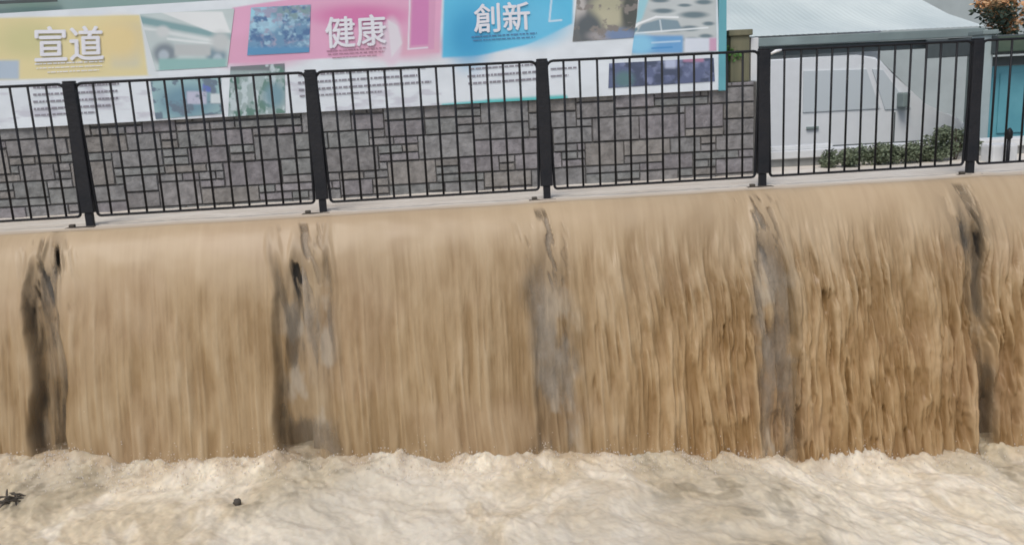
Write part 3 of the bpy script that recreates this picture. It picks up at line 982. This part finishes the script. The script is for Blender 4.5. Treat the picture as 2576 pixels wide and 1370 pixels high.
me = bpy.data.meshes.new('windscreen'); me.from_pydata(v, [], [(0, 3, 2, 1)]); link('windscreen', me, M['glass'], vn)
MB().box((nose - 2.30, vy - .008, -.35), (nose - 2.285, vy - .001, .95)).build('door_seam', M['dark'], vn)
MB().box((nose - 1.02, vy - .008, -.35), (nose - 1.005, vy - .001, .3)).build('door_seam', M['dark'], vn)
MB().box((nose - 2.20, vy - .03, .14), (nose - 2.04, vy - .001, .175), .006).build('door_handle', M['fascia'], vn)
MB().box((nose - Lv + .3, vy - .02, -.14), (nose - .2, vy - .001, -.08), .006).build('side_trim', M['dark'], vn)
MB().box((nose - .03, vy + .05, -.52), (nose + .07, vy + 1.65, -.22), .02).build('bumper', M['dark'], vn)
for y in (vy + .10, vy + 1.30):
    MB().box((nose - .16, y, -.02), (nose + .02, y + .30, .12), .03).build('headlight', M['lamp'], vn)
MB().box((nose - 1.0, vy - .17, .36), (nose - .90, vy - .005, .55), .02).build('wing_mirror', M['fascia'], vn)
for x in (nose - .85, nose - 3.75):
    for y in (vy - .01, vy + 1.52):
        w = MB().tube([(x, y, -.63), (x, y + .19, -.63)], .315, 24).build('wheel', M['rubber'], vn, True)
        MB().tube([(x, y - .012, -.63), (x, y + .05, -.63)], .18, 18).build('rim', M['fascia'], vn, True).parent = w
        w.children[0].location = (0, 0, 0)

# right edge: pale pillar, teal door, kerb stone, bollard
c0 = at_y(2466, 250, 2.6)[0]; c1 = at_y(2491, 250, 2.6)[0]
pl = empty('gate_post', ((c0 + c1) / 2, 2.7, -.95), 'pale painted concrete gate post beside the teal door at the right edge', 'gate post')
MB().box((c0, 2.6, -.95), (c1, 2.82, 1.16), .01).build('post_shaft', M['pale_pillar'], pl)
MB().box((c0 - .03, 2.57, 1.16), (c1 + .03, 2.85, 1.21), .01).build('post_cap', M['fascia'], pl)
d0 = c1 + .02; d1 = d0 + 1.5
td = empty('teal_door', (d0 + .75, 2.75, -.95), 'teal metal door leaf with dark green frame at the right edge', 'door')
zt = at_y(2540, 165, 2.7)[2]; zb = at_y(2540, 352, 2.7)[2]
MB().box((d0, 2.70, zb), (d1, 2.76, zt), .006).build('door_leaf', M['teal_light'], td)
for i in range(3):
    xw = d0 + .14 + i * .42
    MB().box((xw, 2.685, zb + .08), (xw + .30, 2.699, zt - .08), .005).build('door_panel', M['teal_light'] if i != 1 else M['teal'], td)
MB().box((d0, 2.69, zb - .05), (d1, 2.77, zb - .001)).build('bottom_rail', M['teal'], td)
MB().box((d0, 2.68, zt + .001), (d1, 2.78, zt + .10)).build('door_head', M['dark'], td)
MB().box((d0, 2.71, -.95), (d1, 2.75, zb - .051)).build('door_base', M['pale_pillar'], td)
# dark lintel area over the door
ol = empty('porch', (d0 + .8, 3.0, -.95), 'dark green flat porch roof above the teal door', 'porch')
z0 = zt + .13; z1 = at_y(2540, 88, 2.6)[2]
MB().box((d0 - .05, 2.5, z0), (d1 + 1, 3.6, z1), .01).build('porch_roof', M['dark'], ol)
MB().box((d0 - .05, 2.47, z0 + .02), (d1 + 1, 2.499, z1 - .02)).build('porch_fascia', M['leaf_dark'], ol)
k0 = at_z(2484, 405, .0); k1 = at_z(2552, 400, .0)
tag(MB().box((at_y(2484, 390, .75)[0], .68, -.05), (at_y(2548, 390, .75)[0], .86, .155), .025).build('kerb_stone', M['white_paint']), 'white painted concrete block at the right edge, right of the last post', 'block')
bx = at_y(2536, 380, .60)[0]
bo = empty('bollard', (bx, .6, -.05), 'slim black bollard in front of the white block and the teal door', 'bollard')
MB().tube([(bx, .6, -.05), (bx, .6, .20)], .016, 12).build('bollard_shaft', M['paint_black'], bo, True)
MB().tube([(bx, .6, .20), (bx, .6, .215), (bx, .6, .27), (bx, .6, .30)], [.014, .028, .028, .008], 12).build('bollard_head', M['paint_black'], bo, True)

# flowering shrub upper right
c = at_y(2562, 22, 3.4)
fs = empty('flowering_shrub', (c[0] + .2, 3.4, z1), 'orange and cream flowering shrub above the dark porch, upper right corner', 'shrub')
cs = [(c[0] + random.uniform(-.22, .9), 3.4 + random.uniform(-.3, .3), c[2] + random.uniform(-.22, .35)) for _ in range(14)]
leaves('foliage', M['leaf_dark'], [(p[0], p[1], p[2] - .12) for p in cs], [(.2, .2, .13)] * 14, 2600, .06, fs)
leaves('blossom', M['bloom'], cs, [(.20, .2, .15)] * 14, 4600, .055, fs)
MB().tube([(c[0] + .3, 3.4, z1 - .02), (c[0] + .3, 3.4, c[2])], [.03, .015], 8).build('trunk', M['bark'], fs)

# ------------------------------------------------------------------ buildings and trees beyond the wall
sb = empty('school_building', (-2, 9, -.12), 'pale grey-green school block beyond the fence, upper left', 'building')
MB().box((-16, 9, -.12), (3, 15, 7)).build('wall', M['pale_wall'], sb)
for j in range(2):
    for i in range(8):
        x = -15 + i * 2.2
        wf = MB().box((x, 8.93, 1.0 + j * 3.1), (x + 1.5, 8.995, 2.3 + j * 3.1)).build('window', M['glass'], sb)
MB().box((-16.3, 8.6, 7), (3.3, 15.3, 7.25)).build('roof', M['fascia'], sb)
bb = empty('office_building', (10, 14, -.95), 'pale rendered building beyond the canopy, upper right', 'building')
MB().box((3.5, 13, -.95), (24, 20, 8)).build('wall', M['pale_wall'], bb)
for i in range(7):
    MB().box((4.5 + i * 2.6, 12.93, 3.0), (6.2 + i * 2.6, 12.995, 4.4)).build('window', M['glass'], bb)
MB().box((3.2, 12.6, 8), (24.3, 20.4, 8.3)).build('roof', M['fascia'], bb)


def tree(x, y, h, label, n=5000):
    t = empty('tree', (x, y, -.12), label, 'tree', 'trees beyond the fence')
    b = MB().tube([(x, y, -.12), (x + .1, y, h * .35), (x, y + .1, h * .7)], [.16, .11, .05], 8)
    for q in range(5):
        a = random.random() * 6.28
        b.tube([(x + .08, y, h * .4), (x + math.cos(a) * h * .2, y + math.sin(a) * h * .2, h * .7)], [.06, .02], 6)
    b.build('trunk', M['bark'], t)
    cs, rs = [], []
    for q in range(22):
        a = random.random() * 6.28; r = random.random() ** .5 * h * .33
        cs.append((x + math.cos(a) * r, y + math.sin(a) * r, h * random.uniform(.28, .98)))
        rs.append((h * .13, h * .13, h * .09))
    leaves('crown', M['leaf_dark'], cs, rs, n, .14, t)


tree(-6.0, 4.2, 4.0, 'dark green tree behind the fence, left of the yellow part of the banner')
tree(-2.6, 4.6, 4.2, 'dark green tree behind the fence, above the pink part of the banner')

# ------------------------------------------------------------------ debris
def twigs(name, c, r, n, label, cat):
    b = MB()
    for _ in range(n):
        a = random.random() * 6.28; l_ = r * random.uniform(.5, 1.3)
        o = Vector((random.uniform(-r, r) * .6, random.uniform(-r, r) * .5, random.uniform(-.01, r * .3)))
        p = Vector(c) + o
        dv = Vector((math.cos(a), math.sin(a), random.uniform(-.2, .5))) * l_ * .5
        b.tube([p - dv, p + Vector((0, 0, .01)), p + dv], [.003, .008, .004], 5)
    return tag(b.build(name, M['twig']), label, cat)


def foam_h(x, y):
    j = int(np.argmin(np.abs(ys3 - y))); i = int(np.argmin(np.abs(xs3 - x)))
    return float(Zp[j, i])


def on_foam(px, py):
    z = FOAM_Z
    for _ in range(12):
        c = at_z(px, py, z); z = foam_h(c[0], c[1])
    return at_z(px, py, z)


c = on_foam(22, 1262); twigs('twig_tangle', (c[0], c[1], c[2] + .01), .10, 16, 'dark tangle of twigs floating at the left edge of the foam', 'debris')
c = on_foam(597, 1268)
bmx = MB(); r_ = bmesh.ops.create_icosphere(bmx.bm, subdivisions=3, radius=.024)
for v in r_['verts']:
    v.co = Vector(v.co) * (1 + .35 * (random.random() - .5)); v.co.z *= 1.2
    v.co += Vector((c[0], c[1], c[2] + .012))
tag(bmx.build('driftwood_knot', M['twig'], None, True), 'small dark lump of driftwood bobbing in the pale foam, lower left', 'driftwood')
SC.render.film_transparent = False
